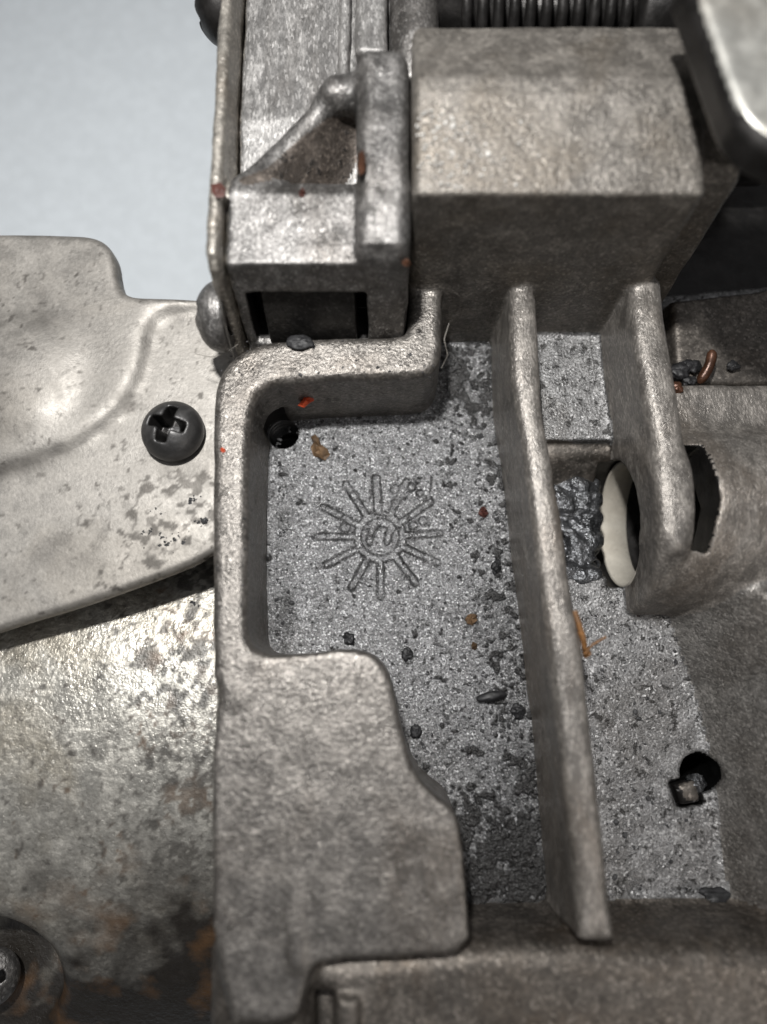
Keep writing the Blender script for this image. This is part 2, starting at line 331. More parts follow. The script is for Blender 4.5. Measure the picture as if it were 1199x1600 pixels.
# base slabs
f.ext(poly([(352, 350), (345, 560), (345, 1640), (900, 1640), (815, 900), (780, 500), (700, 350)], 0), -0.12, -1.2, 'base_slab', r=0.03)
f.ext(poly([(800, 480), (1290, 440), (1290, 1640), (880, 1640), (840, 900)], 0), 0.0, -1.2, 'channel_floor', r=0.03)
# upper raised step of the channel, the pit below it
f.ext(poly([(830, 480), (960, 480), (966, 690), (850, 694)], 0.22), 0.22, -0.5, 'channel_step', draft=0.05, r=0.05, k=0.03)
STEP = poly([(838, 640), (1000, 640), (1002, 706), (856, 710)], 0.12)
f.ext(poly([(835, 697), (1010, 697), (1020, 897), (850, 902)], 0), 1.0, -0.42, 'channel_pit', draft=0, r=0.05, k=0.05, cut=True)
f.ext(STEP, 0.10, -0.6, 'channel_pit', draft=0.9, r=0.06, k=0.06)
# rim + pad
rim = [(332, 1110), (331, 900), (332, 700), (334, 612), (342, 582), (362, 556), (395, 537), (440, 528), (560, 525), (628, 523), (637, 512), (640, 470), (640, 430),
       (690, 430), (691, 500), (691, 552), (682, 574), (660, 586), (560, 590), (450, 595), (416, 601), (395, 622), (388, 680), (386, 800), (385, 900), (386, 985), (392, 1008), (412, 1021), (420, 1022), (400, 1110)]
f.ext(smooth_poly(poly(rim, ZR), 1), ZR, -0.6, 'raised_rim', draft=0.02, r=0.11, k=0.07)
pad = [(331, 1040), (400, 1024), (440, 1023), (500, 1019), (545, 1013), (580, 1020), (603, 1042), (614, 1078), (622, 1112), (632, 1160), (650, 1212), (680, 1244), (708, 1262), (722, 1300), (730, 1400), (737, 1488), (640, 1497), (500, 1502), (478, 1530), (470, 1600), (331, 1600)]
f.ext(smooth_poly(poly(pad, ZR), 1), ZR, -0.6, 'flat_pad', draft=0.02, r=0.06, k=0.06)
# rib 1
r1 = [(797, 430), (799, 560), (803, 610), (820, 700), (838, 850), (851, 950), (868, 1080), (880, 1180), (903, 1420), (906, 1462), (907, 1474), (962, 1474), (962, 1462), (957, 1420), (945, 1300), (926, 1150), (912, 1010), (895, 930), (881, 820), (863, 720), (849, 640), (845, 580), (838, 430)]
f.ext(smooth_poly(poly(r1, 1.32), 1), 1.32, -0.9, 'rib#1', draft=0.025, r=0.12, k=0.07)
# rib 2
r2 = [(985, 420), (990, 500), (1003, 580), (1018, 660), (1036, 750), (1042, 860), (1085, 860), (1083, 740), (1066, 640), (1052, 560), (1040, 490), (1035, 420)]
f.ext(smooth_poly(poly(r2, 1.36), 1), 1.36, -0.9, 'rib#2', draft=0.03, r=0.13, k=0.08)
# lower ledge
led = [(331, 1500), (500, 1500), (735, 1482), (900, 1478), (1000, 1482), (1320, 1474), (1320, 1760), (331, 1760)]
f.ext(poly(led, 1.02), 1.02, -1.0, 'lower_ledge', draft=0.12, r=0.22, k=0.16)
f.ext(poly([(334, 1480), (480, 1500), (478, 1760), (334, 1760)], 1.12), 1.12, 0.2, 'lower_ledge', draft=0.05, r=0.1, k=0.2)
f.ext(poly([(488, 1562), (518, 1564), (518, 1700), (488, 1700)], 1.1), 1.6, 0.6, 'lower_ledge', r=0.05, k=0.22, cut=True)
f.ext(poly([(524, 1560), (562, 1562), (566, 1700), (524, 1700)], 1.12), 1.12, 0.4, 'lower_ledge', r=0.09, k=0.05)
# faint raised strip running down the pad
f.cap(P(462, 1335, 1.13), P(466, 1500, 1.215), 0.05, 0.07, 'flat_pad', 0.12)
# right wall, sloped side
rw = [(1205, 930), (1250, 1050), (1290, 1180), (1335, 1450), (1500, 1450), (1500, 900)]
f.ext(poly(rw, 1.1), 1.1, -0.6, 'side_wall', draft=0.72, r=0.1, k=0.08)
# shaft boss: cylinder along X with a bore
pb = P(1100, 792, 0.9); BY = pb[1]; BX0 = P(1036, 790, 1.3)[0]-0.05
f.cyl((0, BY, 0.12), 0, 1.22, BX0, 7.2, 'shaft_boss', r=0.08, k=0.16)
f.ext(poly([(1030, 600), (1290, 600), (1290, 700), (1040, 700)], 0.75), 0.75, -0.5, 'shaft_boss', draft=0.1, r=0.08, k=0.15)
# block (profile in Y, Z)
yz = lambda v, z: P(600, v, z)[1:3]
pr = np.array([yz(552, -0.3)+np.array((0.0, 0)), yz(303, 2.86), yz(148, 3.12), yz(120, 3.14), yz(42, 2.92), (yz(42, 2.92)[0], -0.6)])
XB0, XB1 = P(646, 300, 2.9)[0], P(1108, 300, 2.9)[0]
f.ext(np.array([(0.0, 5.0), (0.42, 5.0), (0.42, 7.2), (0.0, 7.2)]), 2.1, -1.0, 'sloped_block', r=0.03)
f.extx(pr, XB0, XB1, 'sloped_block', r=0.10, k=0.08)
fl = np.array([yz(552, -0.3)+np.array((0.28, 0)), yz(303, 2.6)+np.array((0.12, 0)), yz(255, 2.74), yz(30, 3.05), (yz(30, 3.05)[0], -0.6)])
f.extx(fl, XB1-0.1, XB1+0.50, 'block_flange', r=0.05, k=0.05)
# low wall at far right beyond the flange
f.ext(poly([(1050, 470), (1290, 440), (1290, 600), (1060, 600)], 0.35), 0.35, -0.6, 'corner_shelf', draft=0.1, r=0.08, k=0.06)
f.ext(np.array([(3.6, 4.9), (6.5, 4.6), (6.5, 7.9), (3.6, 7.9)]), -0.3, -1.0, 'rear_floor', r=0.03)
# cuts: bore, slot, holes
f.cyl((0, BY, -0.12), 0, 0.87, BX0-0.22, 5.6, 'bore', r=0.02, k=0.03, cut=True)
f.ext(poly([(1073, 690), (1106, 690), (1122, 780), (1112, 862), (1083, 858), (1080, 770)], 1.25), 2.0, 0.2, 'boss_slot', r=0.02, k=0.03, cut=True)
hc = P(443, 678, 0.0); f.cyl(hc, 2, 0.225, -0.75, 0.5, 'screw_hole', r=0.02, k=0.02, cut=True)
hc2 = P(1094, 1208, 0.0); f.cyl(hc2, 2, 0.235, -0.8, 0.5, 'drilled_hole', r=0.02, k=0.03, cut=True)
f.ext(poly([(1045, 1222), (1088, 1212), (1102, 1258), (1060, 1264)], 0.0), 0.5, -0.16, 'square_notch', r=0.02, k=0.03, cut=True)
f.ext(poly([(1054, 1226), (1086, 1218), (1096, 1253), (1065, 1258)], 0.0), 0.03, -0.4, 'peg', r=0.08, k=0.0)
hm = {'*': M['cast'], 'raised_rim': M['rim'], 'flat_pad': M['cast'], 'channel_floor': M['floor'], 'channel_step': M['floor'], 'sloped_block': M['block'], 'block_flange': M['block'],
      'shaft_boss': M['worn'], 'rib#1': M['worn'], 'rib#2': M['worn'], 'lower_ledge': M['ledge'], 'corner_recess': M['void'], 'drilled_hole': M['void'], 'screw_hole': M['dark'], 'side_wall': M['wall'], 'rear_floor': M['dark'], 'bore': M['dark'], 'boss_slot': M['dark'], 'square_notch': M['dark'], 'peg': M['ledge'], 'channel_pit': M['ledge'], 'corner_shelf': M['ledge']}  # dark entries paint shade into holes, bore, slot, notch and rear floor
hp = split_link(f, hm, house, amp=0.016, s=2.5)
del f
if 'rib#1' in hp: hp['rib#1']['label'] = 'long worn rib beside the pocket'
if 'rib#2' in hp: hp['rib#2']['label'] = 'short rib running into the round boss'

# ---- pocket floor: fine relief with the cast sun emblem
def seg_d(p, a, b):
    e = b-a; t = np.clip(((p-a)@e)/(e@e), 0, 1); return np.linalg.norm(p-a-t[:, None]*e, axis=1)
nu, nv = 400, 860
c00, c10, c01, c11 = [P(u, v, 0)[:2] for u, v in ((400, 535), (800, 535), (400, 1470), (915, 1470))]
a = np.linspace(0, 1, nu)[:, None, None]; b = np.linspace(0, 1, nv)[None, :, None]
XY = ((1-a)*(1-b)*c00+a*(1-b)*c10+(1-a)*b*c01+a*b*c11).reshape(-1, 2)
Z = np.zeros(len(XY)); P3 = np.concatenate([XY, Z[:, None]], 1)
PXS = 0.0088
ep = lambda x, y: P(470+x/4.8, 720+y/4.8, 0)[:2]
cc = ep(597, 570)
ds = np.linalg.norm(XY-cc, axis=1)-40*PXS
tips = [(567, 130), (340, 175), (175, 350), (125, 568), (200, 780), (385, 950), (603, 1020), (862, 915), (1030, 765), (1045, 545), (975, 310), (795, 160)]
for tx, ty in tips:
    t_ = ep(tx, ty); dirv = (t_-cc)/np.linalg.norm(t_-cc); ds = np.minimum(ds, seg_d(XY, cc, t_)-5.0*PXS*(1.25 if tx == 567 else 1))
gw = 1.6*PXS
wob = 1+0.5*fbm(P3, 18, 2)
groove = np.exp(-(ds/(gw*wob))**2)
inner = np.abs(np.linalg.norm(XY-cc, axis=1)-29*PXS); groove = np.maximum(groove, 0.9*np.exp(-(inner/(gw*.9*wob))**2))
strokes = [[(465, 515), (515, 508), (492, 600), (508, 640), (535, 628), (550, 545), (575, 505), (600, 488)], [(590, 490), (652, 500), (627, 600), (640, 637), (665, 630), (688, 552), (715, 512), (750, 500)],
           [(985, 130), (970, 235)], [(680, 300), (800, 270)], [(560, 400), (680, 412)]]
dd = np.full(len(XY), 9.)
for s_ in strokes:
    for q in range(len(s_)-1): dd = np.minimum(dd, seg_d(XY, ep(*s_[q]), ep(*s_[q+1])))
for x, y, r in ((712, 215, 34), (835, 198, 28), (895, 242, 26), (920, 450, 32), (845, 485, 30), (335, 500, 38)):
    dd = np.minimum(dd, np.abs(np.linalg.norm(XY-ep(x, y), axis=1)-r/4.8*PXS))
groove = np.maximum(groove, 1.0*np.exp(-(dd/(gw*.85*wob))**2))
fade = np.clip(0.95+0.5*fbm(P3, 5, 2), 0.55, 1); groove *= fade
# irregular grime islands: denser along the rib, the walls, the top and a painted corner shade
n1 = fbm(P3, 7, 3); n2 = fbm(P3+9, 16, 2); n3 = fbm(P3+20, 1.1, 2); g1 = fbm(P3, 34, 2)
u_ = np.tile(np.linspace(0, 1, nu)[:, None], (1, nv)).ravel(); v_ = np.tile(np.linspace(0, 1, nv)[None], (nu, 1)).ravel()
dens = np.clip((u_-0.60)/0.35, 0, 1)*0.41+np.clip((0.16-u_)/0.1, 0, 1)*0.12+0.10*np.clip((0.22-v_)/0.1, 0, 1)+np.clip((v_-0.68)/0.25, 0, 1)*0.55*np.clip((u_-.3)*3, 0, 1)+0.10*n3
cor = np.exp(-(np.linalg.norm((XY-P(715, 590, 0)[:2])*np.array((1.3, 0.8)), axis=1)/0.33)**2)  # shade of the upper right pocket corner, painted in with the dirt
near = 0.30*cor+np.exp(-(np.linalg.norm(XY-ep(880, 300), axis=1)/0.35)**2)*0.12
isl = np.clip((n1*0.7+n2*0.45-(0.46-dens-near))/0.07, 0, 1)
n5 = fbm(P3+31, 24, 2); n6 = fbm(P3+51, 2.6, 3)
speck = np.maximum(np.clip((n2-0.56+0.4*dens)/0.06, 0, 1), np.clip((n5-0.47+0.45*dens+0.14*n6)/0.08, 0, 1)*0.9)
gr = np.clip(np.maximum(np.maximum(isl*0.85, speck*0.7), groove*0.85), 0, 1)
film_and_shade = np.clip(v_*2.0-1.22+0.3*n3+0.2*n1+0.12*n5, 0, 0.62)*np.clip((u_-.25)*3, 0, 1)
film_and_shade = np.maximum(film_and_shade, np.clip(cor*1.1+0.3*n1-0.15, 0, 0.8)); film_and_shade = np.maximum(film_and_shade, np.clip(0.30*(dens-0.12)/0.3+0.25*n6+0.25*n5, 0, 0.42)); film_and_shade = np.maximum(film_and_shade, np.clip((0.155-u_)/0.05, 0, 1)*0.5*(0.6+n6))  # corner shade goes into the colour together with the dirt film
gr = np.clip(np.maximum(gr, film_and_shade), 0, 1)
Z = 0.006*g1+0.003*fbm(P3+4, 70, 1)-0.020*groove+0.022*isl+0.006*fbm(P3, 1.5, 2)+0.012*speck
V = np.concatenate([XY, Z[:, None]], 1); i = np.arange(nu*nv).reshape(nu, nv)
Q = np.stack([i[:-1, :-1].ravel(), i[:-1, 1:].ravel(), i[1:, 1:].ravel(), i[1:, :-1].ravel()], 1)
cen = V[Q].mean(1)[:, :2]; keep = (np.linalg.norm(cen-hc[:2], axis=1) > 0.22)
Q = Q[keep]
o = link('pocket_floor', raw_mesh('pocket_floor', V, Q, None, {'grime': gr}), M['pocket'], house); o['label'] = 'speckled pocket floor with a cast twelve-ray sun mark'  # grime attribute also holds the painted corner shade
# flip if facing down
if vnormals(V, Q)[1000, 2] < 0: o.data.flip_normals()
# threaded liner of the hole
def tube_path(pts, r, seg=8, rad=None, closed=False):
    pts = np.array(pts, float); n = len(pts); T = np.gradient(pts, axis=0); T /= np.linalg.norm(T, axis=1)[:, None]+1e-9
    up = np.array((0.13, 0.31, 0.94)); A = np.cross(T, up); A /= np.linalg.norm(A, axis=1)[:, None]+1e-9; B = np.cross(T, A)
    R = (np.full(n, r) if rad is None else np.array(rad)*r)[:, None, None]; th = np.linspace(0, 2*np.pi, seg, endpoint=False)
    V = (pts[:, None]+R*(np.cos(th)[None, :, None]*A[:, None]+np.sin(th)[None, :, None]*B[:, None])).reshape(-1, 3)
    Q = [(k*seg+j, k*seg+(j+1) % seg, (k+1)*seg+(j+1) % seg, (k+1)*seg+j) for k in range(n-1) for j in range(seg)]
    return V, np.array(Q)
th = np.linspace(0, 2*np.pi*6, 240); hx = np.stack([hc[0]+0.225*np.cos(th), hc[1]+0.225*np.sin(th), -0.05-0.1*th/(2*np.pi)], 1)
V, Q = tube_path(hx, 0.028, 6); link('thread', raw_mesh('thread', V, Q), M['steel'], house)

# ================================================================= upper-left bracket
brk = empty('side_bracket', (-0.6, 5.0, 0.0), 'worn grey metal bracket with long side plate bolted at upper left of the block', 'bracket')
f = Field((-2.6, 3.3, 0.0), (0.9, 9.6, 3.3), 0.028)
zb = 2.35
body = [(352, 300), (420, 286), (560, 282), (600, 282), (600, 412), (575, 412), (358, 412)]
# body block front profile
pr = np.array([yz(545, 0.9), yz(412, zb-0.02), yz(300, zb+0.08), yz(286, zb-0.02), (yz(286, zb)[0]+0.1, 0.3), (yz(545, .9)[0], 0.3)])
XL = P(352, 400, zb)[0]; XS0 = P(558, 400, zb)[0]; XS1 = P(642, 400, 2.6)[0]
f.extx(pr, XL, XS1-0.03, 'bracket_body', r=0.06, k=0.05)
# recessed web surface behind
pr2 = np.array([(yz(300, 1.9)[0], 0.4), (yz(300, 1.9)[0], 1.85), (yz(190, 2.0)[0], 2.05), (9.4, 2.1), (9.4, 0.4)])
f.extx(pr2, XL, XS1-0.1, 'web_plate', r=0.04, k=0.12)
# strip
pr3 = np.array([yz(530, 1.0), yz(405, 2.50), yz(380, 2.66), yz(250, 2.78), yz(78, 2.85), (yz(78, 2.85)[0]+0.15, 0.6), (yz(530, 1.0)[0], 0.6)])
f.extx(pr3, XS0, XS1-0.0, 'flange_strip', r=0.17, k=0.06)
# side plate
pr4 = np.array([yz(556, 0.9), yz(470, 1.9), yz(425, 2.42), yz(395, 2.56), (9.4, 2.7), (9.4, 0.3), (yz(556, .9)[0], 0.3)])
f.extx(pr4, P(331, 400, zb)[0]-0.02, XL-0.03, 'side_plate', r=0.06, k=0.02)
# gusset + knob
f.cap(P(524, 158, 2.2), P(524, 150, 2.50), 0.19, 0.17, 'knob', 0.28)
f.cap(P(528, 150, 2.4), P(570, 150, 2.4), 0.14, 0.20, 'knob', 0.2)
gp = [(358, 312), (366, 290), (420, 268), (470, 215), (494, 190), (500, 150), (520, 128), (566, 128), (566, 310)]
g0, g1 = P(385, 286, 2.38)[:2], P(500, 165, 2.38)[:2]; gn = np.array((g1[1]-g0[1], -(g1[0]-g0[0]))); gn /= np.linalg.norm(gn)
def zg(X, Y):
    d = (X-g0[0])*gn[0]+(Y-g0[1])*gn[1]; t = np.clip((d-0.06)/0.75, 0, 1)
    return (2.40-0.62*t*t*(3-2*t)).astype(np.float32)
f.ext(smooth_poly(poly(gp, 2.38), 1), zg, 0.8, 'gusset_web', draft=0.12, r=0.07, k=0.16, zt_lo=(0.8, 2.45))
f.cap(P(385, 292, 2.25), P(502, 176, 2.36), 0.13, 0.11, 'gusset', 0.16)
# small upright ridge and stubs at the top
f.cap(P(536, 125, 2.15), P(540, -30, 2.2), 0.07, 0.07, 'ridge', 0.08)
f.extx(np.array([(yz(82, 2.4)[0], 0.8), (yz(82, 2.4)[0], 2.42), (9.4, 2.42), (9.4, 0.8)]), P(556, 60, 2.4)[0], P(606, 60, 2.4)[0], 'web_plate', r=0.1, k=0.06)
# window in the front face
f.extx(np.array([(2.6, 1.0), (2.6, 1.88), (4.6, 1.88), (4.6, 1.0)])[:, :], P(380, 480, 1.9)[0], P(573, 480, 1.9)[0], 'window_recess', r=0.02, k=0.02, cut=True)
bm_ = {'*': M['bracket'], 'gusset_web': M['dirty_shade'], 'window_recess': M['dark'], 'side_plate': M['plate'], 'web_plate': M['web'], 'ridge': M['web']}  # gusset web and window recess darkened to paint their shade
bp_o = split_link(f, bm_, brk, amp=0.022, s=3.2); del f
# inner panel seen in the window
f = Field((-2.0, 3.6, 0.5), (0.6, 5.0, 2.3), 0.03)
f.extx(np.array([yz(470, 1.88)+(0.16, 0.08), (4.75, 1.96), (4.75, 0.9), (yz(470, 1.9)[0]-0.1, 0.9)]), P(404, 480, 1.85)[0], P(555, 480, 1.85)[0], 'inner_panel', r=0.015)
split_link(f, M['panel'], brk, amp=0.004); del f
# round stub and black parts behind the block
def revolve(prof, seg=40, ax=0, center=(0, 0, 0)):
    th = np.linspace(0, 2*np.pi, seg, endpoint=False); V = []
    for h_, r in prof:
        c_, s_ = r*np.cos(th), r*np.sin(th); hh = np.full(seg, h_)
        V.append(np.stack({0: [hh, c_, s_], 1: [s_, hh, c_], 2: [c_, s_, hh]}[ax], 1))
    V = np.concatenate(V)+np.array(center); n = len(prof)
    Q = np.array([(k*seg+j, k*seg+(j+1) % seg, (k+1)*seg+(j+1) % seg, (k+1)*seg+j) for k in range(n-1) for j in range(seg)])
    return V, Q
V, Q = revolve([(yz(160, 2.2)[0], 0.01), (yz(160, 2.2)[0], 0.26), (yz(155, 2.2)[0], 0.30), (9.3, 0.30), (9.3, 0.01)], 40, 1, (P(648, 30, 2.3)[0], 0, 2.25))
tag(link('guide_pin', raw_mesh('guide_pin', V, Q[:, ::-1]), M['bracket']), 'round grey pin standing between the bracket strip and the dark coil spring', 'pin')

# ================================================================= threaded shaft behind the block
sh = empty('coil_spring', (2.4, 8.0, 2.0), 'dark oily coil spring on a rod behind the top edge of the sloped block', 'spring')
ys, zs = 8.05, 2.1
x = P(715, 10, 2.2)[0]; x1 = P(985, 10, 2.2)[0]; nt_ = (x1-x)/0.19
tt = np.linspace(0, 1, int(nt_*36)); V, Q = tube_path(np.stack([x+(x1-x)*tt, ys+0.55*np.cos(tt*nt_*2*np.pi), zs+0.55*np.sin(tt*nt_*2*np.pi)], 1), 0.068, 8); link('coil', raw_mesh('coil', V, Q), M['dark'], sh)
V, Q = revolve([(0.5, 0.01), (0.5, 0.3), (4.3, 0.3), (4.3, 0.01)], 40, 0, (0, ys, zs)); link('rod', raw_mesh('core', V, Q), M['dark'], sh)
V, Q = revolve([(x1+0.02, 0.01), (x1+0.02, 0.60), (x1+0.06, 0.64), (x1+0.62, 0.64), (x1+0.66, 0.60), (x1+0.66, 0.01)], 48, 0, (0, ys, zs)); link('collar', raw_mesh('collar', V, Q), M['dark'], sh)
# dark box added below the shaft to hide the bright sheet
f = Field((0.6, 6.9, 0.0), (5.8, 10.4, 1.4), 0.04)
f.ext(np.array([(0.9, 7.0), (5.6, 7.0), (5.6, 10.2), (0.9, 10.2)]), 1.1, 0.2, 'rear_filler', r=0.08)
for u in (832, 858):
    q = P(u, 14, 1.0); f.cyl((q[0]-0.02, q[1], 0), 2, 0.075, -1, 2, 'rear_filler', cut=True, k=0.02)
o = split_link(f, M['dark'], None, amp=0.01)['rear_filler']; tag(o, 'added dark box below the coil spring', 'added filler'); del f

# ================================================================= bright steel lid top right
lid = empty('steel_lid', (4.5, 5.5, 3.6), 'bright steel lid with rounded corner and dark thick edge in the top right corner', 'lid')
f = Field((2.6, 3.2, 3.0), (7.0, 8.4, 4.2), 0.025)
out = smooth_poly(poly([(1062, -60), (1090, 20), (1118, 100), (1146, 178), (1166, 206), (1199, 232), (1260, 258), (1420, 300), (1420, -60)], 3.95), 1)
f.ext(out, 3.95, 3.55, 'lid_edge', r=0.10, k=0.0)
inn = smooth_poly(poly([(1076, -60), (1101, 20), (1128, 98), (1154, 168), (1176, 196), (1204, 217), (1262, 240), (1420, 280), (1420, -60)], 3.98), 1)
f.ext(inn, 3.99, 3.8, 'lid_face', r=0.07, k=0.03)
split_link(f, {'lid_edge': M['dark'], 'lid_face': M['bright']}, lid, amp=0.004); del f

# ================================================================= left gear cover (stamped sheet) and lower cover
cov = empty('gear_cover', (-3.5, 1.5, 0.4), 'pale grey stamped metal cover plate with curved ridge held by the black cross screw', 'cover plate')
zc = 0.72
cpts = [(-260, 369), (60, 371), (120, 372), (140, 373), (160, 378), (175, 390), (182, 406), (184, 424), (187, 442), (194, 458), (206, 467), (228, 469), (300, 470), (420, 474), (420, 840), (330, 862), (312, 876), (250, 902), (120, 948), (0, 984), (-260, 1066)]
ridge = poly([(-300, 380), (60, 300), (330, 300), (345, 478), (290, 482), (250, 492), (232, 520), (225, 565), (205, 618), (180, 652), (120, 694), (60, 716), (0, 734), (-300, 800)], zc)
ridge = smooth_poly(ridge, 1); dome_c = P(30, 590, zc)[:2]
def zcov(X, Y):
    d = sdf_poly(ridge, X, Y); r_ = 1/(1+np.exp(-(-d)/0.048))
    g = np.exp(-((d-0.10)/0.12)**2)
    dm = np.sqrt(((X-dome_c[0])/0.95)**2+((Y-dome_c[1])/1.0)**2)
    dome = 0.10/(1+np.exp((dm-0.80)/0.09))+0.05*np.exp(-(dm/0.5)**2)
    return (zc+0.11*r_+dome*1.0).astype(np.float32)
f = Field((-6.6, -1.6, -0.25), (-1.7, 6.6, 1.35), 0.03)
f.ext(smooth_poly(poly(cpts, zc), 1), zcov, 0.45, 'cover', draft=0.0, r=0.10, k=0.0, zt_lo=(0.45, 1.1))
o = split_link(f, M['cover'], cov, amp=0.008, s=1.5, it=2)['cover']; del f
def add_grime(ob, fn):
    n = len(ob.data.vertices); co = np.empty(n*3, np.float32); ob.data.vertices.foreach_get('co', co); co = co.reshape(-1, 3).astype(float)
    a = ob.data.attributes.new('grime', 'FLOAT', 'POINT'); a.data.foreach_set('value', np.clip(fn(co), 0, 0.97).astype(np.float32))
def cover_grime(co):
    d = sdf_poly(ridge, co[:, 0], co[:, 1]); nz = fbm(co, 3.5, 4); n9 = fbm(co+9, 8, 3)
    band = np.exp(-((d-0.05)/0.16)**2)*(0.45+0.5*nz)
    up = np.where(d < 0, 0.16+0.45*fbm(co+3, 1.1, 3), 0.0)
    scr = np.linalg.norm(co[:, :2]-P(285, 700, zc)[:2], axis=1); ring = np.exp(-(scr/0.55)**2)*(0.35+0.5*nz)
    zone = np.exp(-(np.linalg.norm((co[:, :2]-P(262, 815, zc)[:2])*np.array((1, 1.1)), axis=1)/0.85)**2)
    spk = np.clip((n9+0.35*nz+0.46*zone-0.50)/0.10, 0, 0.85)
    zone2 = np.exp(-(np.linalg.norm((co[:, :2]-P(100, 860, zc)[:2])*np.array((.5, 1.6)), axis=1)/0.6)**2)
    fine = np.clip((fbm(co+17, 15, 2)+0.25*zone-0.50)/0.1, 0, 0.6)
    return np.maximum.reduce([fine, band, up*0.8, ring, spk, 0.55*zone2*(0.4+nz)])
add_grime(o, cover_grime)
o.name = 'cover_sheet'
# lower cover, falling away towards the bottom
def zlow(X, Y):
    t = Y+0.9
    return (0.02-np.where(t > 0, 0.055*np.minimum(t, 3.2)**2, 0.10*t**2)-0.07*np.clip(X+2.2, -3, 0)).astype(np.float32)
f = Field((-6.8, -6.2, -2.4), (-1.75, 4.6, 0.5), 0.035)
f.ext(poly([(-300, 800), (-300, 1900), (352, 1900), (345, 1300), (345, 560), (100, 520), (-300, 520)], 0), zlow, -2.3, 'lower_cover', r=0.06, k=0.0, zt_lo=(-1.7, 0.2))
f.cyl(P(0, 1522, -0.8), 2, 0.75, -1.2, 0.6, 'screw_well', cut=True, k=0.4)
lc = empty('lower_cover', (-3.5, -1.5, -1.0), 'oily stained pale cast cover sloping into shade below the stamped plate', 'cover')
o = split_link(f, M['lower'], lc, amp=0.014, s=2.0, it=1); del f
for ob in o.values():
    n = len(ob.data.vertices); co = np.empty(n*3, np.float32); ob.data.vertices.foreach_get('co', co); co = co.reshape(-1, 3).astype(float)
    spk = np.clip((fbm(co+3, 6, 3)+0.22*np.exp(-((co[:, 0]+2.6)/0.7)**2)-0.42)/0.1, 0, 0.75)
    pit = np.clip((fbm(co+13, 14, 3)+0.30*np.exp(-((co[:, 0]+2.5)/0.9)**2)-0.40)/0.12, 0, 0.7); wl = np.linalg.norm(co[:, :2]-P(0, 1522, -0.8)[:2], axis=1)
    spk = np.maximum(np.maximum(spk, pit), np.clip(1.5-wl/0.75+0.4*fbm(co, 3, 3), 0, 0.95))  # well around the screw darkened to paint its countersink shade
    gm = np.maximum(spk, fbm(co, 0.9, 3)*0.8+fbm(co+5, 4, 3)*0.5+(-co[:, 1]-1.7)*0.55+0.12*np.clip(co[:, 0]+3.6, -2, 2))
    a = ob.data.attributes.new('grime', 'FLOAT', 'POINT'); a.data.foreach_set('value', np.clip(gm, 0, 0.97).astype(np.float32))  # grime attribute also holds the painted shade around the screw
if 'lower_cover' in o: o['lower_cover'].name = 'cover_shell'

# ================================================================= screws
def screw_mesh():
    f = Field((-.5, -.5, -.2), (.5, .5, .42), 0.0125); R = 0.39
    sl, X, Y, Z = f.box((-.5, -.5, -.2), (.5, .5, .4)); rr = np.sqrt(X**2+Y**2)
    dome = 0.30-0.16*(rr/R)**2.6
    d = rnd(rr-R, np.maximum(Z-dome, -0.0-Z), 0.05); f.add(sl, d.astype(np.float32), 'head', 0)
    f.cyl((0, 0, 0), 2, 0.2, -0.18, 0.05, 'shank', r=0.02, k=0.0)
    for A, B in ((X, Y), (Y, X)):
        dep = (0.30-Z)
        a_ = np.abs(A)-(0.255-0.30*dep); b_ = np.abs(B)-(0.072-0.06*dep); q = rnd(a_, b_, 0.03)
        f.cut(sl, np.maximum(q, 0.04-Z).astype(np.float32), 'cross_recess', k=0.035)
    V, Q, I = f.mesh(); V = relax(V, Q, 2, 0.5); N = vnormals(V, Q); fi = I[Q[:, 0]]; out = []
    for i, nm in enumerate(f.names):
        m = fi == i; q = Q[m]; u, inv = np.unique(q, return_inverse=True); me = raw_mesh(nm, V[u], inv.reshape(q.shape), N[u]); me.materials.append(M['dark'] if nm == 'cross_recess' else M['steel']); out.append((nm, me))
    return out
SM = screw_mesh()
def screw(loc, rot, label, sc=1.0, mat=None):
    r = bpy.data.objects.new('machine_screw', None); C.objects.link(r); r.location = loc; r.rotation_euler = rot; r.scale = (sc if hasattr(sc, '__len__') else (sc,)*3)
    tag(r, label, 'screw', 'cross-head screws of the machine')
    for nm, me in SM:
        if nm == 'shank' and abs(rot[1]) > 1: continue
        if mat is not None and nm != 'cross_recess': me = me.copy(); me.materials[0] = mat
        o = bpy.data.objects.new(nm, me); C.objects.link(o); o.parent = r
screw(P(275, 679, 0.74), (math.radians(-3), math.radians(-4), math.radians(-14)), 'black cross-head screw on the pale cover plate beside the pocket wall', (1, 1, 1.35))
screw(P(-14, 1524, -0.95), (math.radians(6), math.radians(14), math.radians(20)), 'grey cross-head screw half out of frame on the lower cover', 0.92, M['bracket'])
X_ = P(331, 400, zb)[0]-0.02
q = P(333, 12, 2.1); screw((X_-0.0, q[1], 2.1), (0, math.radians(-90), 0), 'dark screw head on the outside of the side plate at the top edge', (1.1, 1.1, 1.5), M['dark'])
q = P(335, 492, 1.55); screw((X_+0.05, q[1], 1.5), (0, math.radians(-90), 0), 'grey rounded screw head below the side plate beside the cover plate', (1.08, 1.08, 1.35), M['bracket'])

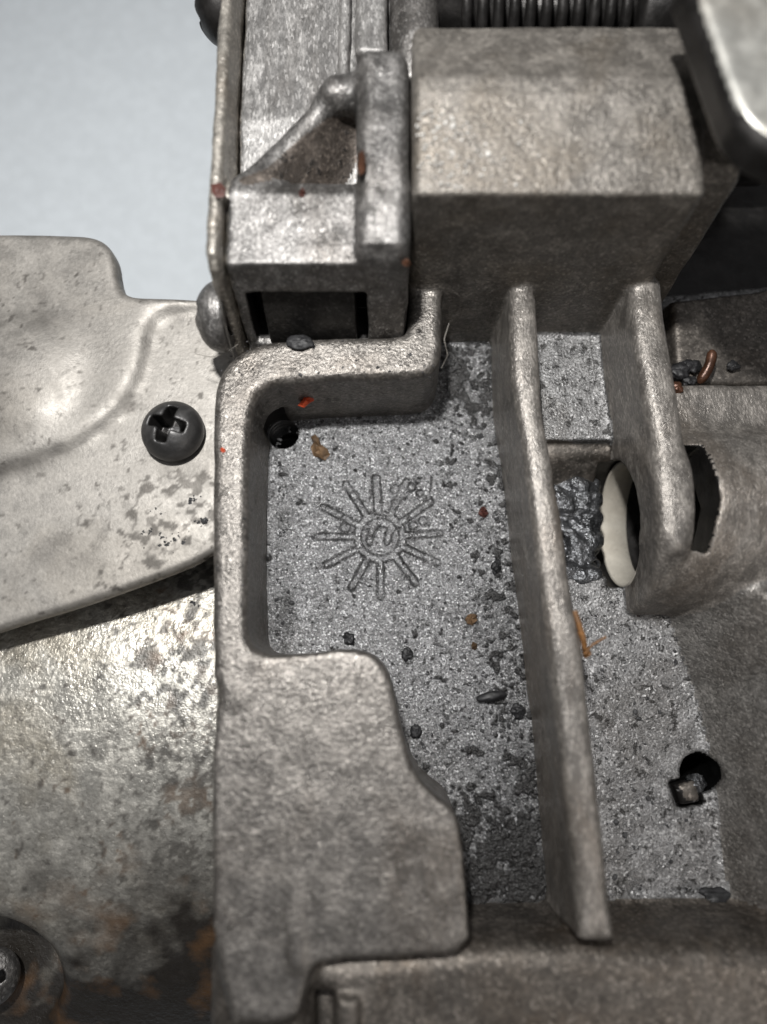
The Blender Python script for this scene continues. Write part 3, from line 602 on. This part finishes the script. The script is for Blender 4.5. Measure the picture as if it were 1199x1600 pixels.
# ================================================================= bushing, inner shaft, grease, pin
bx = BX0+0.03
V, Q = revolve([(bx+.02, 0.82), (bx-0.0, 0.84), (bx+.02, 0.862), (bx+0.38, 0.862), (bx+0.38, 0.82), (bx+.02, 0.82)], 64, 0, (0, BY, -0.12))
tag(link('bushing', raw_mesh('bushing', V, Q), M['plastic']), 'cream plastic bushing inside the oval bore beside the black grease', 'bushing')
V, Q = revolve([(bx+1.05, 0.01), (bx+1.05, 0.5), (6.2, 0.5), (6.2, 0.01)], 48, 0, (0, BY, 0.0))
tag(link('inner_shaft', raw_mesh('inner_shaft', V, Q), M['dark']), 'dark shaft seen through the curved slot of the boss', 'shaft')
f = Field((1.8, 0.2, -1.0), (4.0, 3.6, 0.6), 0.025)
for k in range(150):
    u = random.uniform(866, 932); v = random.uniform(755, 892); q = P(u, v, random.uniform(-0.42, -0.16)); r = random.uniform(0.035, 0.12)
    f.ell(q, (r, r*random.uniform(.7, 1.2), r*random.uniform(.5, .9)), 'grease', 0.06)
for u, v in ((880, 898), (905, 905), (925, 899), (895, 890), (868, 885)): f.ell(P(u, v, -0.06), (random.uniform(.08, .16), random.uniform(.06, .12), .08), 'grease', 0.08)
f.ell(P(890, 835, -0.6), (0.4, 0.6, 0.32), 'grease', 0.1)
o = split_link(f, M['grease'], None, amp=0.03, s=8)['grease']; o.name = 'grease_lump'; tag(o, 'shiny black lumpy grease packed beside the cream bushing', 'grease'); del f
def blob(name, c, R, mat, label, cat, rot=0, amp=0.3, s=6, n=0.02, group=None, tilt=(0, 0)):
    R = np.array(R, float); th = np.linspace(0, np.pi, 21); ph = np.linspace(0, 2*np.pi, 36, endpoint=False)
    D = np.array([(math.sin(t)*math.cos(p), math.sin(t)*math.sin(p), math.cos(t)) for t in th for p in ph])
    k = 1+amp*0.75*fbm(D*1.0+np.array(c)*7, s*0.26, 4); V = D*R*k[:, None]
    Rm = np.array(Euler((tilt[0], tilt[1], rot)).to_matrix()); V = V@Rm.T
    Q = np.array([(a*36+b, (a+1)*36+b, (a+1)*36+(b+1) % 36, a*36+(b+1) % 36) for a in range(20) for b in range(36)])
    me = raw_mesh(name, V, Q); o = link(name, me, mat); o.location = c; return tag(o, label, cat, group)
# white metal glints painted as pale flakes
VV, TT = [], []
for _ in range(110):
    u = 650+abs(random.gauss(0, 75)); v = random.uniform(172, 296); zz = 2.86+(303-v)/155*0.26+0.012
    q = P(u, v, zz); r = random.uniform(.012, .030); k = len(VV); a0 = random.uniform(0, 6.3)
    for j_ in range(5): VV.append((q[0]+r*random.uniform(.5, 1.2)*math.cos(a0+j_*1.257), q[1]+r*random.uniform(.4, .9)*math.sin(a0+j_*1.257), q[2]+random.uniform(-.3, .4)*r))
    VV.append((q[0], q[1], q[2]+r*.6)); TT += [(k+j_, k+(j_+1) % 5, k+5) for j_ in range(5)]
me = bpy.data.meshes.new('painted_glints'); me.from_pydata(VV, [], TT); me.update(); tag(link('painted_glints', me, M['glint']), 'bright metal glints painted as pale flakes on the sloped block face', 'painted glints', kind='stuff')
for k, (u, v, r) in enumerate(((1062, 580, .12), (1080, 572, .10), (1078, 596, .08), (1146, 572, .07))):
    blob('grime_lump', P(u, v, 0.42), (r*1.2, r, r*.6), M['black'], ('black grime lump against the foot of the short rib', 'black grime lump left of the copper pin', 'smallest black grime lump below the copper pin', 'black grime lump on the shelf right of the copper pin')[k], 'grime', amp=.8, s=7)
# rusty bits at the corner shelf
q1 = P(1098, 590, 0.5); q2 = P(1112, 552, 0.62)
V, Q = tube_path([q1+(q2-q1)*t+np.array((0.03*math.sin(3*t), 0, 0)) for t in np.linspace(-.25, 1.15, 14)], 0.07, 12, rad=[.3, .8, .95, 1, 1, 1.05, 1, 1, .95, 1, 1, .95, .8, .3])
tag(link('copper_pin', raw_mesh('copper_pin', V, Q), M['rust']), 'rusty copper pin lying in the dark corner above the boss', 'pin')
blob('rust_crumb', P(1056, 606, 0.75), (0.09, 0.08, 0.07), M['rust'], 'small orange brown rust crumb at the foot of the short rib', 'crumb', amp=.8)
# paint flakes, crumbs
def flake(name, outline, z, mat, label, cat, th=0.03, tilt=None, bump=0.04):
    p = np.array([P(u, v, z) for u, v in outline]); c = p.mean(0); n = len(p); V = []; 
    for rr, dz in ((1.0, 0.0), (1.02, th*.6), (0.75, th+bump*.4), (0.35, th*1.2+bump)):
        for k in range(n):
            q = c+(p[k]-c)*rr; q[2] = z+dz+bump*0.6*math.sin(k*2.3+rr*5); V.append(q)
    V.append(c+np.array((0, 0, th+bump*1.1))); V = np.array(V)-c; Qs = []
    for r_ in range(3):
        for k in range(n): Qs.append((r_*n+k, r_*n+(k+1) % n, (r_+1)*n+(k+1) % n, (r_+1)*n+k))
    T = [(3*n+k, 3*n+(k+1) % n, 4*n) for k in range(n)]
    me = bpy.data.meshes.new(name); me.from_pydata([tuple(v) for v in V], [], Qs+T); me.update()
    o = link(name, me, mat); o.location = c
    if tilt: o.rotation_euler = tilt
    return tag(o, label, cat)
flake('paint_flake', [(470, 628), (472, 618), (480, 612), (488, 612), (493, 616), (493, 625), (487, 628), (482, 632), (475, 636), (466, 634)], 0.62, M['orange'], 'bright orange paint flake stuck to the upper pocket wall', 'paint flake', tilt=(0.15, 0, 0), th=.05, bump=.05)
flake('paint_flake', [(344, 703), (347, 699), (352, 701), (353, 706), (348, 708)], 1.25, M['orange'], 'tiny orange paint speck on top of the left rim', 'paint flake', th=.01, bump=.01)
flake('dirt_flake', [(486, 683), (493, 680), (499, 686), (502, 695), (512, 703), (516, 710), (508, 720), (500, 716), (490, 712), (486, 700), (490, 692)], 0.01, M['brown'], 'brown dirt flake on the pocket floor right of the screw hole', 'dirt flake')
flake('dirt_flake', [(560, 240), (568, 236), (572, 250), (570, 268), (563, 275), (558, 262)], 2.82, M['rust'], 'orange brown flake on the upper part of the bracket strip', 'dirt flake', th=.01, bump=.02)
flake('dirt_flake', [(628, 408), (636, 405), (642, 411), (638, 417), (630, 416)], 2.5, M['rust'], 'small orange chip at the lower corner of the bracket strip', 'paint flake', th=.01, bump=.02)
flake('dirt_flake', [(330, 288), (345, 286), (354, 296), (350, 308), (338, 310), (331, 300)], 2.60, M['redspeck'], 'dark brown spot on the edge of the side plate', 'dirt flake', th=.008, bump=.01)
flake('paint_flake', [(467, 300), (473, 294), (478, 300), (475, 308), (468, 309)], 2.42, M['redspeck'], 'small red speck on the bracket in front of the gusset', 'paint flake', th=.01, bump=.02)
blob('black_sliver', P(768, 1088, 0.06), (0.19, 0.065, 0.055), M['black'], 'long black sliver lying on the pocket floor near the long rib', 'crumb', rot=0.18, amp=.3)
for (u, v, r, mt, lab) in ((755, 800, .06, 'redspeck', 'dark red brown crumb at the foot of the long rib level with the sun mark'), (737, 966, .07, 'brown', 'brown black crumb on the pocket floor below right of the sun mark'),
                       (741, 1010, .05, 'brown', 'small brown crumb below the larger brown black crumb'), (637, 1022, .075, 'black', 'round black grease crumb on the pocket floor above the pad shoulder'), (776, 886, .085, 'black', 'black grease crumb against the long rib right of the sun'),
                       (546, 998, .08, 'black', 'jagged black crumb at the top edge of the pad'), (650, 1143, .08, 'black', 'black crumb caught beside the pad shoulder'), (810, 1112, .08, 'black', 'largest black crumb at the base of the long rib below the sliver'),
                       (992, 955, .07, 'redspeck', 'dull red crumb in the channel below the round boss')):
    if mt == 'black': blob('crumb', P(u, v, 0.02), (r, r*random.uniform(.7, 1.1), r*.55), M[mt], lab, 'crumb', rot=random.uniform(0, 3), amp=1.1, s=9)
    else:
        k_ = r/0.0088*1.25; an = [2*math.pi*q/11+random.uniform(-.2, .2) for q in range(11)]
        flake('crumb', [(u+k_*random.uniform(.45, 1.15)*math.cos(t), v+k_*random.uniform(.55, 1.3)*math.sin(t)) for t in an], 0.01, M[mt], lab, 'crumb', th=.02, bump=.03)
blob('grease_crumb', P(468, 535, 1.27), (0.16, 0.10, 0.05), M['black'], 'black grease patch on top of the upper rim', 'grease', amp=0.6, s=7)
blob('grease_crumb', P(1086, 1224, -0.12), (0.13, 0.12, 0.12), M['grease'], 'shiny dark lump sitting in the drilled hole at lower right', 'grease', amp=.8, s=8)
blob('grease_crumb', P(1122, 1412, 0.02), (0.26, 0.14, 0.05), M['black'], 'flat black grease patch in the lower right corner of the channel', 'grease', amp=.9, s=8)
# scattered fine grit
pts = []
def grit(n, fn, z, rmin=.008, rmax=.028):
    for _ in range(n):
        u, v = fn(); q = P(u, v, z); pts.append((q, random.uniform(rmin, rmax)*(1 if random.random() < .85 else 1.7)))
grit(120, lambda: (random.gauss(790, 22), random.uniform(580, 1180)), 0.01)
grit(60, lambda: (random.uniform(430, 760), random.uniform(655, 690)), 0.01)
grit(60, lambda: (432+abs(random.gauss(0, 14)), random.uniform(690, 1010)), 0.01)
grit(90, lambda: (random.uniform(620, 830), random.uniform(900, 1250)), 0.01)
grit(80, lambda: (random.uniform(920, 1090), random.uniform(930, 1410)), 0.01)
grit(70, lambda: (random.uniform(345, 680), random.uniform(532, 590)), 1.25, .006, .018)
grit(60, lambda: (random.uniform(336, 384), random.uniform(600, 1000)), 1.25, .006, .016)
grit(70, lambda: (random.gauss(275, 36), random.gauss(810, 32)), 0.715, .007, .022)
for cu, cv in ((243, 800), (236, 828), (260, 845), (278, 842), (300, 780), (316, 815)): grit(9, lambda: (random.gauss(cu, 7), random.gauss(cv, 5)), 0.715, .018, .034)
grit(30, lambda: (random.gauss(110, 50), random.gauss(870, 16)), 0.715, .006, .016)
grit(70, lambda: (random.uniform(190, 326), 940+abs(random.gauss(0, 90))), -0.12, .008, .03)
VV, TT = [], []
for q, r in pts:
    k = len(VV); m_ = random.randint(6, 9); a0 = random.uniform(0, 6.3); el = random.uniform(.55, 1.0)
    rad = [r*random.uniform(.55, 1.25) for _ in range(m_)]
    for lev, (f1, hz) in enumerate(((1.0, 0.0), (.85, .35), (.35, .55))):
        for j_ in range(m_):
            an = 2*math.pi*j_/m_; x_, y_ = rad[j_]*f1*math.cos(an), rad[j_]*f1*math.sin(an)*el
            VV.append((q[0]+x_*math.cos(a0)-y_*math.sin(a0), q[1]+x_*math.sin(a0)+y_*math.cos(a0), q[2]-0.005+hz*r*random.uniform(.7, 1.2)))
    for lev in (0, 1):
        for j_ in range(m_): TT.append((k+lev*m_+j_, k+lev*m_+(j_+1) % m_, k+(lev+1)*m_+(j_+1) % m_, k+(lev+1)*m_+j_))
    TT.append(tuple(k+2*m_+j_ for j_ in range(m_)))
me = bpy.data.meshes.new('grit'); me.from_pydata(VV, [], TT); me.update(); tag(link('grit', me, M['gritm']), 'fine black grit scattered over the metal surfaces', 'grit', kind='stuff')
# dry twig and hairs
def hair(name, pts_, r, mat, label, cat, rad=None):
    p = np.array([P(*q) for q in pts_]); m = len(p); t = np.linspace(0, m-1, 40); W = np.stack([np.interp(t, range(m), p[:, k]) for k in range(3)], 1)
    for _ in range(3): W[1:-1] = (W[:-2]+2*W[1:-1]+W[2:])/4
    V, Q = tube_path(W, r, 6); return link(name, raw_mesh(name, V, Q), mat), label, cat
tw = empty('dry_fibre', P(912, 1020, 1.2), 'dry orange brown plant fibre bent over the edge of the long rib', 'fibre')
for pp, r in (([(898, 955, 1.25), (905, 975, 1.28), (912, 1000, 1.25), (916, 1025, 1.1)], .035), ([(914, 1022, 1.2), (925, 1008, 1.22), (947, 995, 1.25)], .014), ([(906, 985, 1.27), (914, 1012, 1.2), (921, 1022, 1.15)], .03)):
    o, _, _ = hair('strand', pp, r, M['straw'], '', ''); o.parent = tw; o.matrix_parent_inverse = Matrix.Translation(tw.location).inverted()
for pp, lab in (([(338, 430, 2.5), (345, 480, 2.2), (355, 520, 1.9), (366, 560, 1.5)], 'fine pale hair hanging from the side plate to the rim corner'),
                ([(306, 553, 1.3), (330, 558, 1.35), (352, 552, 1.4), (372, 538, 1.5)], 'short curved hair across the corner of the rim'),
                ([(690, 575, 1.3), (700, 555, 1.4), (694, 530, 1.5), (702, 505, 1.5)], 'thin hair curling at the right end of the rim')):
    o, _, _ = hair('hair', pp, .0042, M['hair'], '', ''); tag(o, lab, 'hair')
